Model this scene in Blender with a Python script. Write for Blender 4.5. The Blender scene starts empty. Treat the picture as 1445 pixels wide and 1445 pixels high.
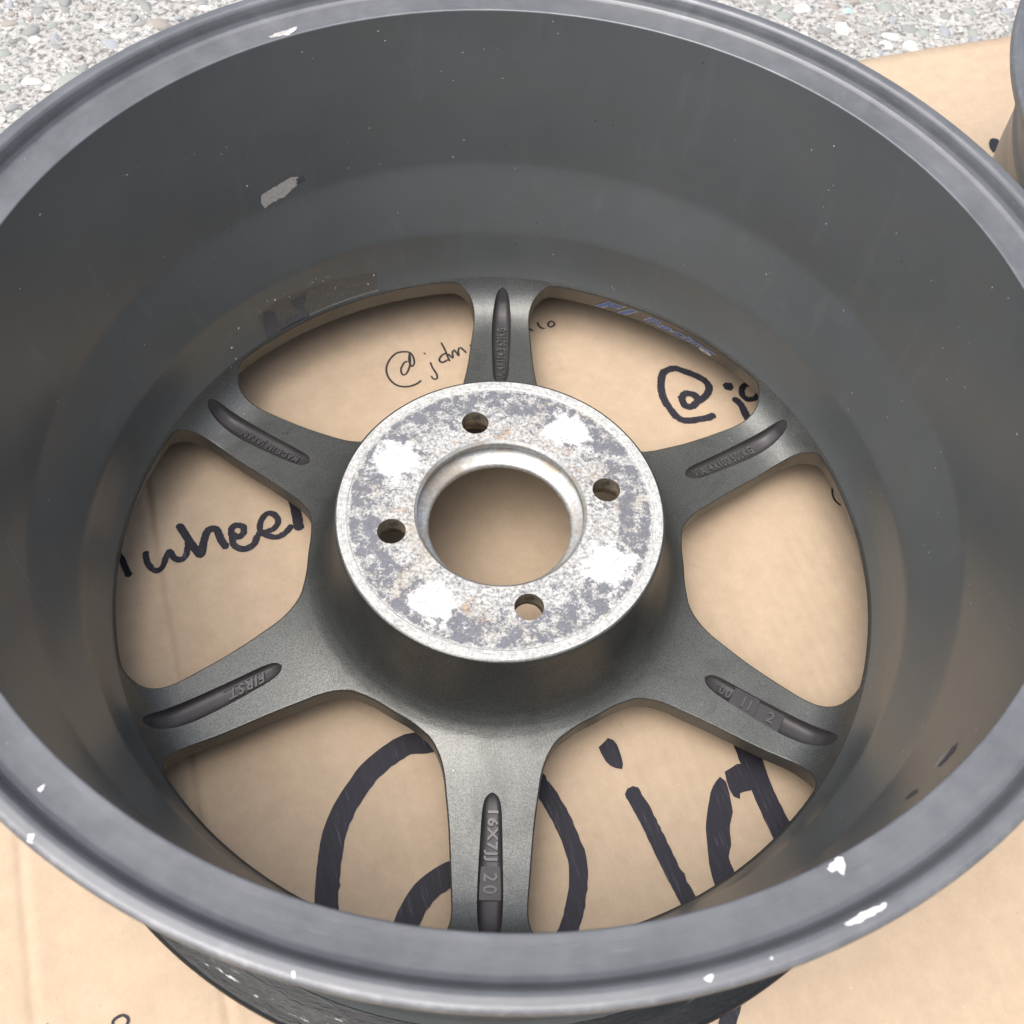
import bpy, bmesh, math, random
import numpy as np
from mathutils import Vector
from mathutils.geometry import delaunay_2d_cdt
rng = np.random.default_rng(7); random.seed(7)
scene = bpy.context.scene
col = scene.collection
R = math.radians

# ------------------------------------------------------------------ camera
cam_data = bpy.data.cameras.new('camera'); cam = bpy.data.objects.new('camera', cam_data); col.objects.link(cam)
cam.location = (-0.00732, -0.25160, 0.48176)
cam.rotation_euler = (0.55713, -0.04756, 0.02676)
cam_data.sensor_width = 36.0; cam_data.sensor_fit = 'HORIZONTAL'
cam_data.lens = 36.0 * 1482.05 / 1445.0
cam_data.clip_start = 0.01; cam_data.clip_end = 200.0
cam_data.dof.use_dof = True; cam_data.dof.focus_distance = 0.50; cam_data.dof.aperture_fstop = 20.0
scene.camera = cam

# ------------------------------------------------------------------ sky, sun, exposure
SUN_EL, SUN_AZ = 70.0, 135.0        # azimuth measured from +Y towards -X
world = bpy.data.worlds.new('World'); scene.world = world; world.use_nodes = True
nt = world.node_tree; nt.nodes.clear()
sky = nt.nodes.new('ShaderNodeTexSky'); sky.sky_type = 'NISHITA'; sky.sun_disc = False
sky.sun_elevation = R(SUN_EL); sky.sun_rotation = R(-SUN_AZ); sky.dust_density = 6.0; sky.air_density = 1.0; sky.ozone_density = 1.0
hs = nt.nodes.new('ShaderNodeHueSaturation'); hs.inputs['Saturation'].default_value = 0.58
bg = nt.nodes.new('ShaderNodeBackground'); bg.inputs['Strength'].default_value = 0.15
wo = nt.nodes.new('ShaderNodeOutputWorld')
nt.links.new(sky.outputs[0], hs.inputs['Color']); nt.links.new(hs.outputs[0], bg.inputs['Color']); nt.links.new(bg.outputs[0], wo.inputs[0])
sun_data = bpy.data.lights.new('sun', 'SUN'); sun_data.energy = 1.4; sun_data.angle = R(60); sun_data.color = (1.0, 0.975, 0.945)
sun = bpy.data.objects.new('sun', sun_data); col.objects.link(sun)
sd = Vector((-math.sin(R(SUN_AZ)) * math.cos(R(SUN_EL)), math.cos(R(SUN_AZ)) * math.cos(R(SUN_EL)), math.sin(R(SUN_EL))))
sun.rotation_euler = sd.to_track_quat('Z', 'Y').to_euler(); sun.location = sd * 5
scene.render.engine = 'CYCLES'
scene.cycles.max_bounces = 6; scene.cycles.diffuse_bounces = 3; scene.cycles.glossy_bounces = 4; scene.cycles.transmission_bounces = 0; scene.cycles.volume_bounces = 0
scene.view_settings.view_transform = 'Standard'; scene.view_settings.look = 'None'
scene.view_settings.gamma = 1.0; scene.view_settings.use_curve_mapping = False
scene.view_settings.exposure = 0.88

# ------------------------------------------------------------------ traced data (metres, degrees)
BARREL= {'scuff': [(129.77, 121.05), (128.93, 121.78), (126.93, 122.86), (124.55, 124.28), (123.65, 123.5), (124.13, 118.28), (126.26, 115.02), (128.25, 114.52), (129.54, 113.06), (129.9, 116.43)], 'scuffdark': [(123.99, 122.18), (122.72, 123.26), (122.43, 120.18), (123.53, 118.86), (123.99, 119.46)], 'res1': [(135.17, 59.43), (133.27, 58.31), (132.82, 50.03), (132.6, 41.49), (134.26, 41.26), (135.81, 43.31), (135.7, 51.67)], 'res2': [(130.01, 57.61), (126.53, 58.49), (126.98, 54.52), (127.76, 51.8), (127.0, 41.19), (127.49, 38.93), (128.31, 47.44), (129.51, 54.07)], 'res3': [(133.28, 45.69), (131.68, 47.32), (129.6, 48.25), (128.36, 46.89), (127.61, 40.75), (130.99, 41.2), (133.01, 41.6)], 'film': [(136.17, 59.47), (133.64, 61.12), (129.72, 61.9), (125.7, 59.9), (121.31, 58.91), (117.41, 56.72), (113.7, 55.18), (114.0, 40.66), (118.94, 40.6), (126.66, 39.76), (131.43, 40.54), (136.02, 43.33)], 'scrA': [(314.38, 165.4), (315.72, 163.82), (317.22, 163.49), (317.65, 167.46), (316.16, 172.38), (314.94, 171.86), (314.15, 168.85)], 'scrB': [(310.12, 163.84), (311.22, 163.42), (311.11, 169.03), (309.71, 174.37), (309.45, 169.93)], 'line': [(196.53, 132.17), (197.77, 122.76), (198.99, 110.41), (201.32, 101.71), (203.66, 94.21), (208.82, 86.14)], 'specks': [(135.58, 61.66), (132.47, 63.62), (133.87, 65.69), (130.69, 64.35), (129.8, 60.69), (125.31, 63.36), (124.49, 64.8), (123.4, 61.16), (114.28, 54.16), (121.41, 53.71), (122.53, 41.29), (116.5, 40.5), (120.61, 48.11), (115.56, 49.55), (140.2, 60.22), (142.18, 59.44), (142.74, 45.04), (142.61, 52.16), (147.38, 169.22), (147.87, 168.51), (148.4, 169.11), (146.05, 168.73), (139.01, 158.49), (161.48, 182.83), (160.17, 172.88), (157.53, 127.03), (169.25, 168.36), (133.53, 170.23), (119.98, 185.44), (118.71, 181.21), (122.06, 167.07), (137.18, 200.62), (154.66, 200.8), (146.95, 120.54), (131.46, 129.89), (92.5, 160.48), (95.24, 175.31), (93.31, 175.4), (98.14, 173.69), (99.47, 159.45), (92.73, 117.56), (99.6, 116.59), (108.48, 126.96), (108.64, 182.66), (109.48, 187.59), (101.1, 164.66), (44.76, 176.97), (47.45, 169.42), (34.15, 177.03), (41.37, 141.26), (58.19, 155.82), (46.24, 99.71), (46.67, 98.09), (42.18, 107.37), (23.43, 158.64), (16.13, 155.69), (15.39, 181.65), (33.02, 109.45), (9.78, 142.45), (16.69, 104.46), (16.61, 93.09), (342.45, 121.68), (358.39, 162.28), (10.64, 153.43), (333.93, 161.41), (335.51, 101.17), (20.35, 58.62), (323.34, 106.56), (343.69, 17.59), (323.83, 87.19), (317.61, 179.81), (318.22, 172.33), (313.13, 98.16), (308.7, 75.0), (342.45, 26.4), (299.94, 95.37), (231.13, 134.59), (230.8, 127.86), (224.57, 89.64), (234.57, 125.11), (227.92, 139.65), (240.81, 88.63), (222.49, 131.92), (231.75, 203.37)]}
LIP= {'c1': [(296.3, 201.92), (297.69, 200.28), (298.03, 201.22), (297.82, 203.5), (297.16, 204.9), (296.97, 203.31), (296.46, 203.16)], 'c2': [(294.45, 216.32), (295.76, 215.57), (296.93, 215.65), (297.88, 216.08), (297.45, 217.04), (295.82, 217.28), (294.56, 216.8)], 'c3': [(283.96, 216.88), (284.18, 216.23), (284.49, 216.48), (284.57, 217.39), (284.35, 218.03), (284.05, 217.78)], 'c4': [(288.57, 216.93), (288.79, 216.6), (288.89, 217.18), (288.68, 217.51)], 'c5': [(236.61, 218.45), (236.87, 217.38), (237.28, 219.52), (236.86, 220.18)], 'c6': [(233.66, 209.04), (233.51, 208.14), (233.55, 207.05), (233.81, 208.57), (233.8, 209.25)], 'c7': [(121.78, 200.98), (120.95, 203.05), (119.91, 203.84), (120.54, 201.4), (121.28, 200.74)], 'c8': [(123.65, 203.07), (121.95, 203.86), (119.64, 204.2), (120.12, 202.14), (122.01, 201.18), (123.5, 201.87)], 'c9': [(257.12, 218.28), (257.31, 217.97), (257.44, 219.32), (257.25, 219.34)]}
WORDS= {'wheel': [('s', 340, [(-20019, 1855), (-19620, 1260), (-19245, 852), (-18673, -82)]), ('s', 330, [(-18172, 1461), (-17949, 800), (-17576, 420), (-17189, 477), (-17049, 1092), (-16919, 1504), (-16669, 1149), (-16300, 1046), (-16068, 1328), (-16076, 1821), (-16162, 2165)]), ('s', 417, [(-16841, 3186), (-16452, 2676), (-15964, 2076), (-15337, 1392), (-15320, 2236), (-15198, 2871), (-14782, 2957), (-14439, 2347), (-14030, 1833)]), ('s', 372, [(-13906, 2564), (-14012, 3000), (-13807, 3266), (-13417, 3198), (-13350, 2783), (-13636, 2554), (-13895, 2690), (-13718, 2074), (-13147, 1856), (-12697, 2192), (-12613, 2761)]), ('s', 340, [(-12699, 2756), (-12289, 2905), (-11794, 3212), (-11660, 3641), (-11916, 4052), (-12303, 4082), (-12534, 3656), (-12511, 3083), (-12101, 2726), (-11502, 2696), (-11073, 3099), (-10874, 3467)]), ('s', 550, [(-11322, 5688), (-10935, 4719), (-10438, 3134)])], 'small': [('s', 118, [(-5649, 15033), (-5873, 14943), (-6026, 14412), (-5890, 14021), (-5661, 14169), (-5522, 14892), (-5616, 15639), (-5592, 15037), (-5390, 14677), (-5292, 15057), (-5523, 15645), (-5940, 15768), (-6447, 15582), (-6798, 14957), (-6876, 14281), (-6624, 13635), (-6130, 13201), (-5557, 13151), (-5062, 13372), (-4775, 13668)]), ('s', 119, [(-4799, 15769), (-4652, 15658)]), ('s', 117, [(-4346, 15090), (-4202, 14681), (-3916, 14181), (-3874, 13889), (-4064, 13803), (-4251, 14041)]), ('s', 120, [(-3817, 16647), (-3576, 16157), (-3299, 15416), (-3193, 15198)]), ('s', 119, [(-3418, 15863), (-3718, 15615), (-3835, 15260), (-3628, 15093), (-3318, 15340)]), ('s', 120, [(-3344, 15792), (-3047, 15479), (-3093, 15885), (-2988, 16090), (-2709, 15683), (-2755, 16106), (-2624, 16298), (-2254, 15911)]), ('s', 134, [(-2100, 16595), (-1950, 16405)]), ('s', 110, [(1368, 18127), (1730, 17900)]), ('s', 124, [(1934, 18673), (2046, 18332), (2264, 18157), (2419, 18152)]), ('s', 124, [(2583, 18496), (2737, 18777), (2942, 18712), (2967, 18491), (2741, 18301), (2583, 18496), (2678, 18725)])], 'handle': [('s', 444, [(12375, 12254), (11839, 11965), (11025, 11744), (10343, 11772), (9806, 12378), (9397, 13361), (9308, 14382), (9548, 15218), (10212, 15563), (10903, 15307), (11473, 15045), (12030, 14634), (12134, 14123), (11858, 13519), (11403, 13127), (11032, 12742), (10635, 12832), (10494, 13359), (10746, 13710), (11204, 13623), (11443, 13202)]), ('p', 0, [(12954, 14472), (13148, 14707), (13554, 14659), (13640, 14294), (13445, 14061), (13103, 14156)]), ('s', 441, [(13518, 13553), (13940, 13072), (14164, 12367), (14430, 11533)]), ('s', 357, [(15065, 14283), (14775, 14561), (14454, 14629), (14158, 14343), (14090, 13838), (14382, 13477), (14861, 13624), (15106, 13992), (15047, 14341)])], 'arc': [('s', 115, [(19122, 8130), (18716, 7718), (18542, 7213), (18630, 6674), (18998, 6343), (19396, 6393)])], 'big': [('s', 1045, [(-812, -8493), (-1945, -8138), (-2726, -8137), (-3825, -8336), (-4665, -8888), (-5571, -9773), (-6123, -10736), (-6552, -11727), (-6773, -12584), (-6862, -13626), (-6866, -14640), (-6778, -15628), (-6612, -16592), (-6070, -17801)]), ('s', 1091, [(-351, -13787), (-1485, -14156), (-2184, -14646), (-2760, -15285), (-3247, -16280), (-3430, -17146)]), ('s', 841, [(1938, -9173), (2559, -10101), (3113, -10904), (3581, -11750), (3924, -12585), (4187, -13409), (4233, -14327), (4103, -15232), (3810, -16222), (3401, -17004)]), ('p', 0, [(5233, -8057), (5520, -7777), (5694, -7571), (5951, -7676), (6138, -7902), (6323, -8530), (6341, -9077), (5996, -9058), (5557, -8735), (5340, -8342)]), ('s', 761, [(6669, -9930), (7305, -11169), (7802, -12222), (8288, -13252), (8763, -14259), (9136, -15049), (9489, -16021)]), ('p', 0, [(10954, -9245), (11216, -9460), (11337, -10015), (11429, -10894), (11231, -11552), (11224, -12406), (11072, -12937), (11256, -13553), (11601, -14457), (10631, -14694), (10307, -14100), (10155, -13284), (10116, -12344), (10153, -11380), (10367, -10388), (10584, -9711)]), ('p', 0, [(11197, -9008), (11554, -8765), (12077, -8571), (12534, -9686), (11838, -9995), (11814, -10273), (11545, -10173), (11351, -9847), (11254, -9402)]), ('p', 0, [(11300, -6312), (12645, -6731), (13024, -8126), (13469, -9816), (14033, -11225), (14401, -12282), (13433, -12689), (13181, -12011), (12361, -9750), (11709, -7601)])], 'low': [('s', 707, [(10856, -18747), (10598, -19397), (10402, -19945), (10131, -20841)]), ('s', 115, [(-14852, -20717), (-14897, -20519), (-14736, -20351), (-14515, -20271), (-14309, -20391), (-14289, -20572), (-14376, -20720)]), ('s', 53, [(-17514, -20675), (-17430, -20694)])], 'blob': [('p', 0, [(34010, 37861), (34203, 38308), (34438, 38501), (34760, 38428), (34957, 38014), (34470, 37117), (34121, 36918), (33998, 37361)])]}

# ------------------------------------------------------------------ helpers
def tag(o, label=None, cat=None, group=None, kind=None):
    if label: o['label'] = label
    if cat: o['category'] = cat
    if group: o['group'] = group
    if kind: o['kind'] = kind
    return o

def mesh_obj(name, verts, faces, mat, parent=None, normals=None, smooth=True):
    me = bpy.data.meshes.new(name)
    if normals is not None:          # wind every face to agree with its vertex normals
        VV = np.asarray(verts, float); NN_ = np.asarray(normals, float); ff = []
        for f in faces:
            a = VV[f[1]] - VV[f[0]]; b = VV[f[2]] - VV[f[0]]
            if len(f) == 4: a = VV[f[2]] - VV[f[0]]; b = VV[f[3]] - VV[f[1]]
            g = np.array((a[1] * b[2] - a[2] * b[1], a[2] * b[0] - a[0] * b[2], a[0] * b[1] - a[1] * b[0]))
            ff.append(f if g @ (NN_[f[0]] + NN_[f[2]]) >= 0 else tuple(f[::-1]))
        faces = ff
    me.from_pydata([tuple(map(float, v)) for v in verts], [], faces)
    me.update()
    if smooth:
        me.polygons.foreach_set('use_smooth', [True] * len(me.polygons))
    if normals is not None:
        me.normals_split_custom_set_from_vertices([tuple(map(float, n)) for n in normals])
    if mat: me.materials.append(mat)
    o = bpy.data.objects.new(name, me); col.objects.link(o)
    if parent: o.parent = parent
    return o

class N:
    """small node-tree helper"""
    def __init__(s, name, coords='Object'):
        s.m = bpy.data.materials.new(name); s.m.use_nodes = True; s.t = s.m.node_tree
        s.b = s.t.nodes['Principled BSDF']; s.tc = s.t.nodes.new('ShaderNodeTexCoord'); s.co = s.tc.outputs[coords]
    def new(s, typ, **kw):
        n = s.t.nodes.new(typ)
        for k, v in kw.items(): setattr(n, k, v)
        return n
    def link(s, a, b): s.t.links.new(a, b)
    def sep(s):
        n = s.new('ShaderNodeSeparateXYZ'); s.link(s.co, n.inputs[0]); return n.outputs
    def math(s, op, a, b=None, c=None, clamp=False):
        n = s.new('ShaderNodeMath', operation=op); n.use_clamp = clamp
        for i, v in enumerate((a, b, c)):
            if v is None: continue
            if isinstance(v, (int, float)): n.inputs[i].default_value = v
            else: s.link(v, n.inputs[i])
        return n.outputs[0]
    def noise(s, scale, detail=4, rough=0.55, vec=None, dist=0.0):
        n = s.new('ShaderNodeTexNoise'); n.inputs['Scale'].default_value = scale; n.inputs['Detail'].default_value = min(detail, 3.5)
        n.inputs['Roughness'].default_value = rough; n.inputs['Distortion'].default_value = dist
        s.link(vec or s.co, n.inputs['Vector']); return n.outputs['Fac']
    def voro(s, scale, vec=None, feature='F1', out='Distance'):
        n = s.new('ShaderNodeTexVoronoi', feature=feature); n.inputs['Scale'].default_value = scale
        s.link(vec or s.co, n.inputs['Vector']); return n.outputs[out]
    def ramp(s, fac, stops, interp='LINEAR'):
        n = s.new('ShaderNodeValToRGB'); n.color_ramp.interpolation = interp
        while len(n.color_ramp.elements) < len(stops): n.color_ramp.elements.new(0.5)
        for e, (p_, c) in zip(n.color_ramp.elements, stops):
            e.position = p_; e.color = (*c, 1) if isinstance(c, tuple) else (c, c, c, 1)
        s.link(fac, n.inputs[0]); return n.outputs[0]
    def mix(s, fac, a, b, blend='MIX'):
        n = s.new('ShaderNodeMix', data_type='RGBA', blend_type=blend)
        for i, v in ((0, fac), (6, a), (7, b)):
            if isinstance(v, (int, float)): n.inputs[i].default_value = v
            elif isinstance(v, tuple): n.inputs[i].default_value = (*v, 1)
            else: s.link(v, n.inputs[i])
        return n.outputs[2]
    def bump(s, h, strength, dist, prev=None):
        n = s.new('ShaderNodeBump'); n.inputs['Strength'].default_value = strength; n.inputs['Distance'].default_value = dist
        s.link(h, n.inputs['Height'])
        if prev is not None: s.link(prev, n.inputs['Normal'])
        return n.outputs[0]
    def vscale(s, v):
        n = s.new('ShaderNodeMapping'); n.inputs['Scale'].default_value = v; s.link(s.co, n.inputs['Vector']); return n.outputs[0]
    def set(s, **kw):
        for k, v in kw.items():
            i = s.b.inputs[k.replace('_', ' ')]
            if isinstance(v, (int, float)): i.default_value = v
            elif isinstance(v, tuple): i.default_value = (*v, 1) if len(v) == 3 else v
            else: s.link(v, i)
        return s.m

def smoothstep_ramp(n, val, lo, hi):
    m = n.new('ShaderNodeMapRange', interpolation_type='SMOOTHSTEP')
    m.inputs['From Min'].default_value = lo; m.inputs['From Max'].default_value = hi
    n.link(val, m.inputs['Value']); return m.outputs[0]

# ------------------------------------------------------------------ materials
def mat_barrel():
    n = N('satin_gunmetal_barrel')
    big = n.noise(9, 5, 0.6); mid = n.noise(60, 5, 0.65); fine = n.noise(2600, 2, 0.5)
    c = n.ramp(big, [(0.3, (0.102, 0.114, 0.118)), (0.7, (0.120, 0.132, 0.136))])
    smudge = n.ramp(mid, [(0.35, 0.97), (0.7, 1.02)])
    c = n.mix(1.0, c, smudge, 'MULTIPLY')
    # brake dust film, faint wipe marks
    dust = n.ramp(n.noise(17, 6, 0.7, n.vscale((1, 1, 2.2)), 1.0), [(0.48, 0.0), (0.72, 0.45)])
    c = n.mix(dust, c, (0.125, 0.118, 0.105))
    wipe = n.ramp(n.noise(70, 5, 0.75, n.vscale((1, 1, 0.18))), [(0.58, 0.0), (0.78, 0.20)])
    c = n.mix(wipe, c, (0.20, 0.21, 0.21))
    # dust specks and nicks
    sp = n.voro(210); thr = n.noise(35, 3, 0.6)
    spm = n.math('MULTIPLY', n.math('LESS_THAN', sp, 0.075), n.math('GREATER_THAN', thr, 0.60))
    sp2 = n.math('MULTIPLY', n.math('LESS_THAN', n.voro(95), 0.045), n.math('GREATER_THAN', n.noise(22, 2), 0.57))
    c = n.mix(n.math('MULTIPLY', spm, 0.55), c, (0.62, 0.63, 0.63))
    c = n.mix(n.math('MULTIPLY', sp2, 0.7), c, (0.03, 0.03, 0.032))
    rgh = n.ramp(big, [(0.3, 0.33), (0.75, 0.37)])
    nb = n.bump(fine, 0.10, 0.0003)
    rings = n.noise(900, 2, 0.6, n.vscale((0.004, 0.004, 1.0))); nb = n.bump(rings, 0.05, 0.0004, nb)
    return n.set(Base_Color=c, Metallic=0.45, Roughness=rgh, Normal=nb)
def mat_spoke():
    n = N('sparkling_gunmetal_spoke')
    big = n.noise(14, 2, 0.6); fl = n.noise(1500, 2, 0.6); fl2 = n.noise(700, 3, 0.6)
    c = n.ramp(big, [(0.3, (0.108, 0.111, 0.106)), (0.7, (0.138, 0.141, 0.135))])
    c = n.mix(0.45, c, n.ramp(fl, [(0.38, 0.55), (0.62, 1.45)]), 'MULTIPLY')
    grime = n.ramp(n.noise(30, 5, 0.7, None, 0.7), [(0.50, 0.0), (0.70, 0.45)])
    c = n.mix(grime, c, (0.060, 0.062, 0.060))
    sp = n.math('MULTIPLY', n.math('LESS_THAN', n.voro(230), 0.07), n.math('GREATER_THAN', n.noise(40, 3), 0.60))
    c = n.mix(n.math('MULTIPLY', sp, 0.5), c, (0.65, 0.64, 0.6))
    nb = n.bump(fl, 0.22, 0.0004); nb = n.bump(fl2, 0.10, 0.0006, nb)
    return n.set(Base_Color=c, Metallic=0.80, Roughness=n.ramp(big, [(0.3, 0.40), (0.7, 0.48)]), Normal=nb)
def mat_lip():
    n = N('grey_satin_flange')
    big = n.noise(12, 5, 0.6); mid = n.noise(90, 4, 0.6)
    c = n.ramp(big, [(0.3, (0.122, 0.126, 0.134)), (0.7, (0.156, 0.161, 0.170))])
    c = n.mix(1.0, c, n.ramp(mid, [(0.3, 0.88), (0.7, 1.06)]), 'MULTIPLY')
    smear = n.noise(26, 5, 0.7, None, 1.2)
    c = n.mix(n.ramp(smear, [(0.56, 0.0), (0.72, 0.5)]), c, (0.20, 0.207, 0.222))
    X, Y, Z = n.sep(); cb = n.new('ShaderNodeCombineXYZ'); rr_ = n.math('SQRT', n.math('ADD', n.math('MULTIPLY', X, X), n.math('MULTIPLY', Y, Y)))
    n.link(n.math('MULTIPLY', n.math('ARCTAN2', Y, X), 0.012), cb.inputs[0]); n.link(n.math('ADD', rr_, Z), cb.inputs[1])
    scr = n.noise(1500, 3, 0.7, cb.outputs[0]); c = n.mix(n.ramp(scr, [(0.60, 0.0), (0.72, 0.40)]), c, (0.24, 0.245, 0.255)); c = n.mix(n.ramp(scr, [(0.28, 0.45), (0.40, 0.0)]), c, (0.06, 0.06, 0.065))
    edge = n.math('MULTIPLY', smoothstep_ramp(n, rr_, 0.2178, 0.2200), n.ramp(n.noise(95, 4, 0.75), [(0.46, 0.0), (0.60, 1.0)]))
    c = n.mix(n.math('MULTIPLY', edge, 0.55), c, n.mix(n.noise(400, 3), (0.045, 0.043, 0.042), (0.36, 0.36, 0.36)))
    nick = n.ramp(n.noise(520, 3, 0.7), [(0.735, 0.0), (0.76, 0.8)])
    c = n.mix(nick, c, (0.5, 0.5, 0.52))
    nb = n.bump(n.noise(1800, 2), 0.08, 0.0003)
    return n.set(Base_Color=c, Metallic=0.5, Roughness=n.ramp(mid, [(0.3, 0.38), (0.7, 0.48)]), Normal=nb)
def mat_front_lip():
    n = N('chipped_black_gloss_lip')
    X, Y, Z = n.sep(); cb = n.new('ShaderNodeCombineXYZ'); n.link(n.math('MULTIPLY', n.math('ARCTAN2', Y, X), 0.045), cb.inputs[0]); n.link(n.math('SQRT', n.math('ADD', n.math('MULTIPLY', X, X), n.math('MULTIPLY', Y, Y))), cb.inputs[1]); n.link(Z, cb.inputs[2])
    ch = n.noise(520, 7, 0.75, cb.outputs[0]); zone = n.noise(160, 3, 0.6, cb.outputs[0])
    m = n.math('MULTIPLY', n.ramp(ch, [(0.56, 0.0), (0.63, 1.0)]), n.ramp(zone, [(0.50, 0.0), (0.68, 1.0)]))
    c = n.mix(m, (0.011, 0.012, 0.013), (0.14, 0.145, 0.15))
    nb = n.bump(ch, 0.5, 0.0006)
    return n.set(Base_Color=c, Metallic=n.math('MULTIPLY', m, 0.8), Roughness=n.ramp(zone, [(0.3, 0.16), (0.7, 0.32)]), Specular_IOR_Level=0.16, Normal=nb)
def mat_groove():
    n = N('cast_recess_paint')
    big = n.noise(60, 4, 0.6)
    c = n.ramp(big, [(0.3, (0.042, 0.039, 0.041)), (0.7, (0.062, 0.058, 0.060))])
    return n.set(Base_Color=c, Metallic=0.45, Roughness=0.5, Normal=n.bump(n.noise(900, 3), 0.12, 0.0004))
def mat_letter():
    n = N('raised_lettering_painted_light')  # paler than the groove: light caught by the raised letters is put into the colour
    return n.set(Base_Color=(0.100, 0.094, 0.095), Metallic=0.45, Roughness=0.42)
def mat_mount():
    n = N('bare_aluminium_mounting_face')
    X, Y, Z = n.sep()
    r = n.math('SQRT', n.math('ADD', n.math('MULTIPLY', X, X), n.math('MULTIPLY', Y, Y)))
    fine = n.noise(620, 6, 0.72); mid = n.noise(150, 5, 0.70); tint = n.noise(45, 4, 0.6); grit = n.noise(1300, 3, 0.6)
    c = n.ramp(fine, [(0.36, (0.14, 0.14, 0.14)), (0.47, (0.29, 0.29, 0.28)), (0.60, (0.46, 0.455, 0.44))])
    # tan and rust tinges
    c = n.mix(n.ramp(tint, [(0.50, 0.0), (0.66, 0.42)]), c, n.mix(fine, (0.20, 0.165, 0.12), (0.44, 0.385, 0.30)))
    rust = n.math('MULTIPLY', n.ramp(n.noise(75, 4, 0.6, n.vscale((1, 1, 1)), 0.6), [(0.61, 0.0), (0.67, 1.0)]), n.math('LESS_THAN', r, 0.060))
    c = n.mix(n.math('MULTIPLY', rust, 0.55), c, (0.30, 0.18, 0.08))
    # blue grey oxide and paint remains, thickest towards the outside
    ring = n.math('MULTIPLY', smoothstep_ramp(n, r, 0.040, 0.062), n.math('SUBTRACT', 1.0, smoothstep_ramp(n, r, 0.0670, 0.0690)))
    gm = n.math('ADD', n.math('MULTIPLY', mid, 0.72), n.math('ADD', n.math('MULTIPLY', fine, 0.34), n.math('MULTIPLY', ring, 0.14)))
    gm = n.math('ADD', gm, n.math('MULTIPLY', n.math('SUBTRACT', n.noise(800, 4, 0.75), 0.5), 0.34)); ox = n.ramp(gm, [(0.643, 0.0), (0.665, 1.0)])
    c = n.mix(n.math('MULTIPLY', ox, 0.92), c, n.mix(fine, (0.075, 0.077, 0.095), (0.135, 0.138, 0.160)))
    pits = n.ramp(grit, [(0.30, 1.0), (0.36, 0.0)])
    c = n.mix(n.math('MULTIPLY', pits, 0.5), c, (0.10, 0.095, 0.09))
    # four clean bright pads where the hub studs kept the metal bright
    clean = None
    for a in CLEAN:
        dx = n.math('SUBTRACT', X, a[0]); dy = n.math('SUBTRACT', Y, a[1])
        ct, st_ = math.cos(math.atan2(a[1], a[0])), math.sin(math.atan2(a[1], a[0]))
        dr = n.math('ADD', n.math('MULTIPLY', dx, ct), n.math('MULTIPLY', dy, st_)); dt = n.math('SUBTRACT', n.math('MULTIPLY', dy, ct), n.math('MULTIPLY', dx, st_))
        d = n.math('POWER', n.math('ADD', n.math('POWER', n.math('ABSOLUTE', n.math('MULTIPLY', dr, 1.12)), 3.5), n.math('POWER', n.math('ABSOLUTE', dt), 3.5)), 1 / 3.5)
        d = n.math('ADD', d, n.math('MULTIPLY', n.math('SUBTRACT', mid, 0.5), 0.024))
        d = n.math('ADD', d, n.math('MULTIPLY', n.math('SUBTRACT', fine, 0.5), 0.016))
        k = n.math('SUBTRACT', 1.0, smoothstep_ramp(n, d, a[2] - 0.0040, a[2] + 0.0016))
        clean = k if clean is None else n.math('MAXIMUM', clean, k)
    c = n.mix(clean, c, n.mix(n.ramp(fine, [(0.36, 0.0), (0.52, 1.0)]), (0.34, 0.34, 0.335), (0.62, 0.62, 0.615)))
    # machined outer band
    edge = smoothstep_ramp(n, r, 0.0683, 0.0693)
    c = n.mix(edge, c, n.ramp(n.noise(750, 4, 0.75), [(0.34, (0.24, 0.24, 0.235)), (0.50, (0.40, 0.40, 0.385)), (0.66, (0.50, 0.50, 0.48))]))
    # circular rub marks near the step
    cb = n.new('ShaderNodeCombineXYZ'); n.link(n.math('MULTIPLY', n.math('ARCTAN2', Y, X), 0.02), cb.inputs[0]); n.link(n.math('MULTIPLY', r, 8.0), cb.inputs[1])
    rub = n.math('MULTIPLY', n.ramp(n.noise(260, 3, 0.6, cb.outputs[0]), [(0.58, 0.0), (0.66, 0.6)]), smoothstep_ramp(n, r, 0.062, 0.067))
    c = n.mix(rub, c, (0.12, 0.12, 0.125))
    nb = n.bump(fine, 0.35, 0.0006)
    return n.set(Base_Color=c, Metallic=0.15, Roughness=n.ramp(mid, [(0.3, 0.45), (0.7, 0.62)]), Normal=nb)
def mat_bore():
    n = N('worn_aluminium_bore')
    t = n.noise(70, 5, 0.65); f = n.noise(600, 4, 0.65)
    c = n.mix(n.ramp(t, [(0.42, 0.0), (0.62, 0.7)]), n.ramp(f, [(0.3, (0.30, 0.31, 0.31)), (0.7, (0.52, 0.53, 0.52))]), (0.30, 0.24, 0.17))
    return n.set(Base_Color=c, Metallic=0.6, Roughness=0.42, Normal=n.bump(f, 0.2, 0.0004))
def mat_lug():
    n = N('grimy_lug_hole')
    c = n.ramp(n.noise(220, 5, 0.65), [(0.35, (0.10, 0.085, 0.07)), (0.65, (0.34, 0.29, 0.22))])
    return n.set(Base_Color=c, Metallic=0.5, Roughness=0.5)
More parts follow.
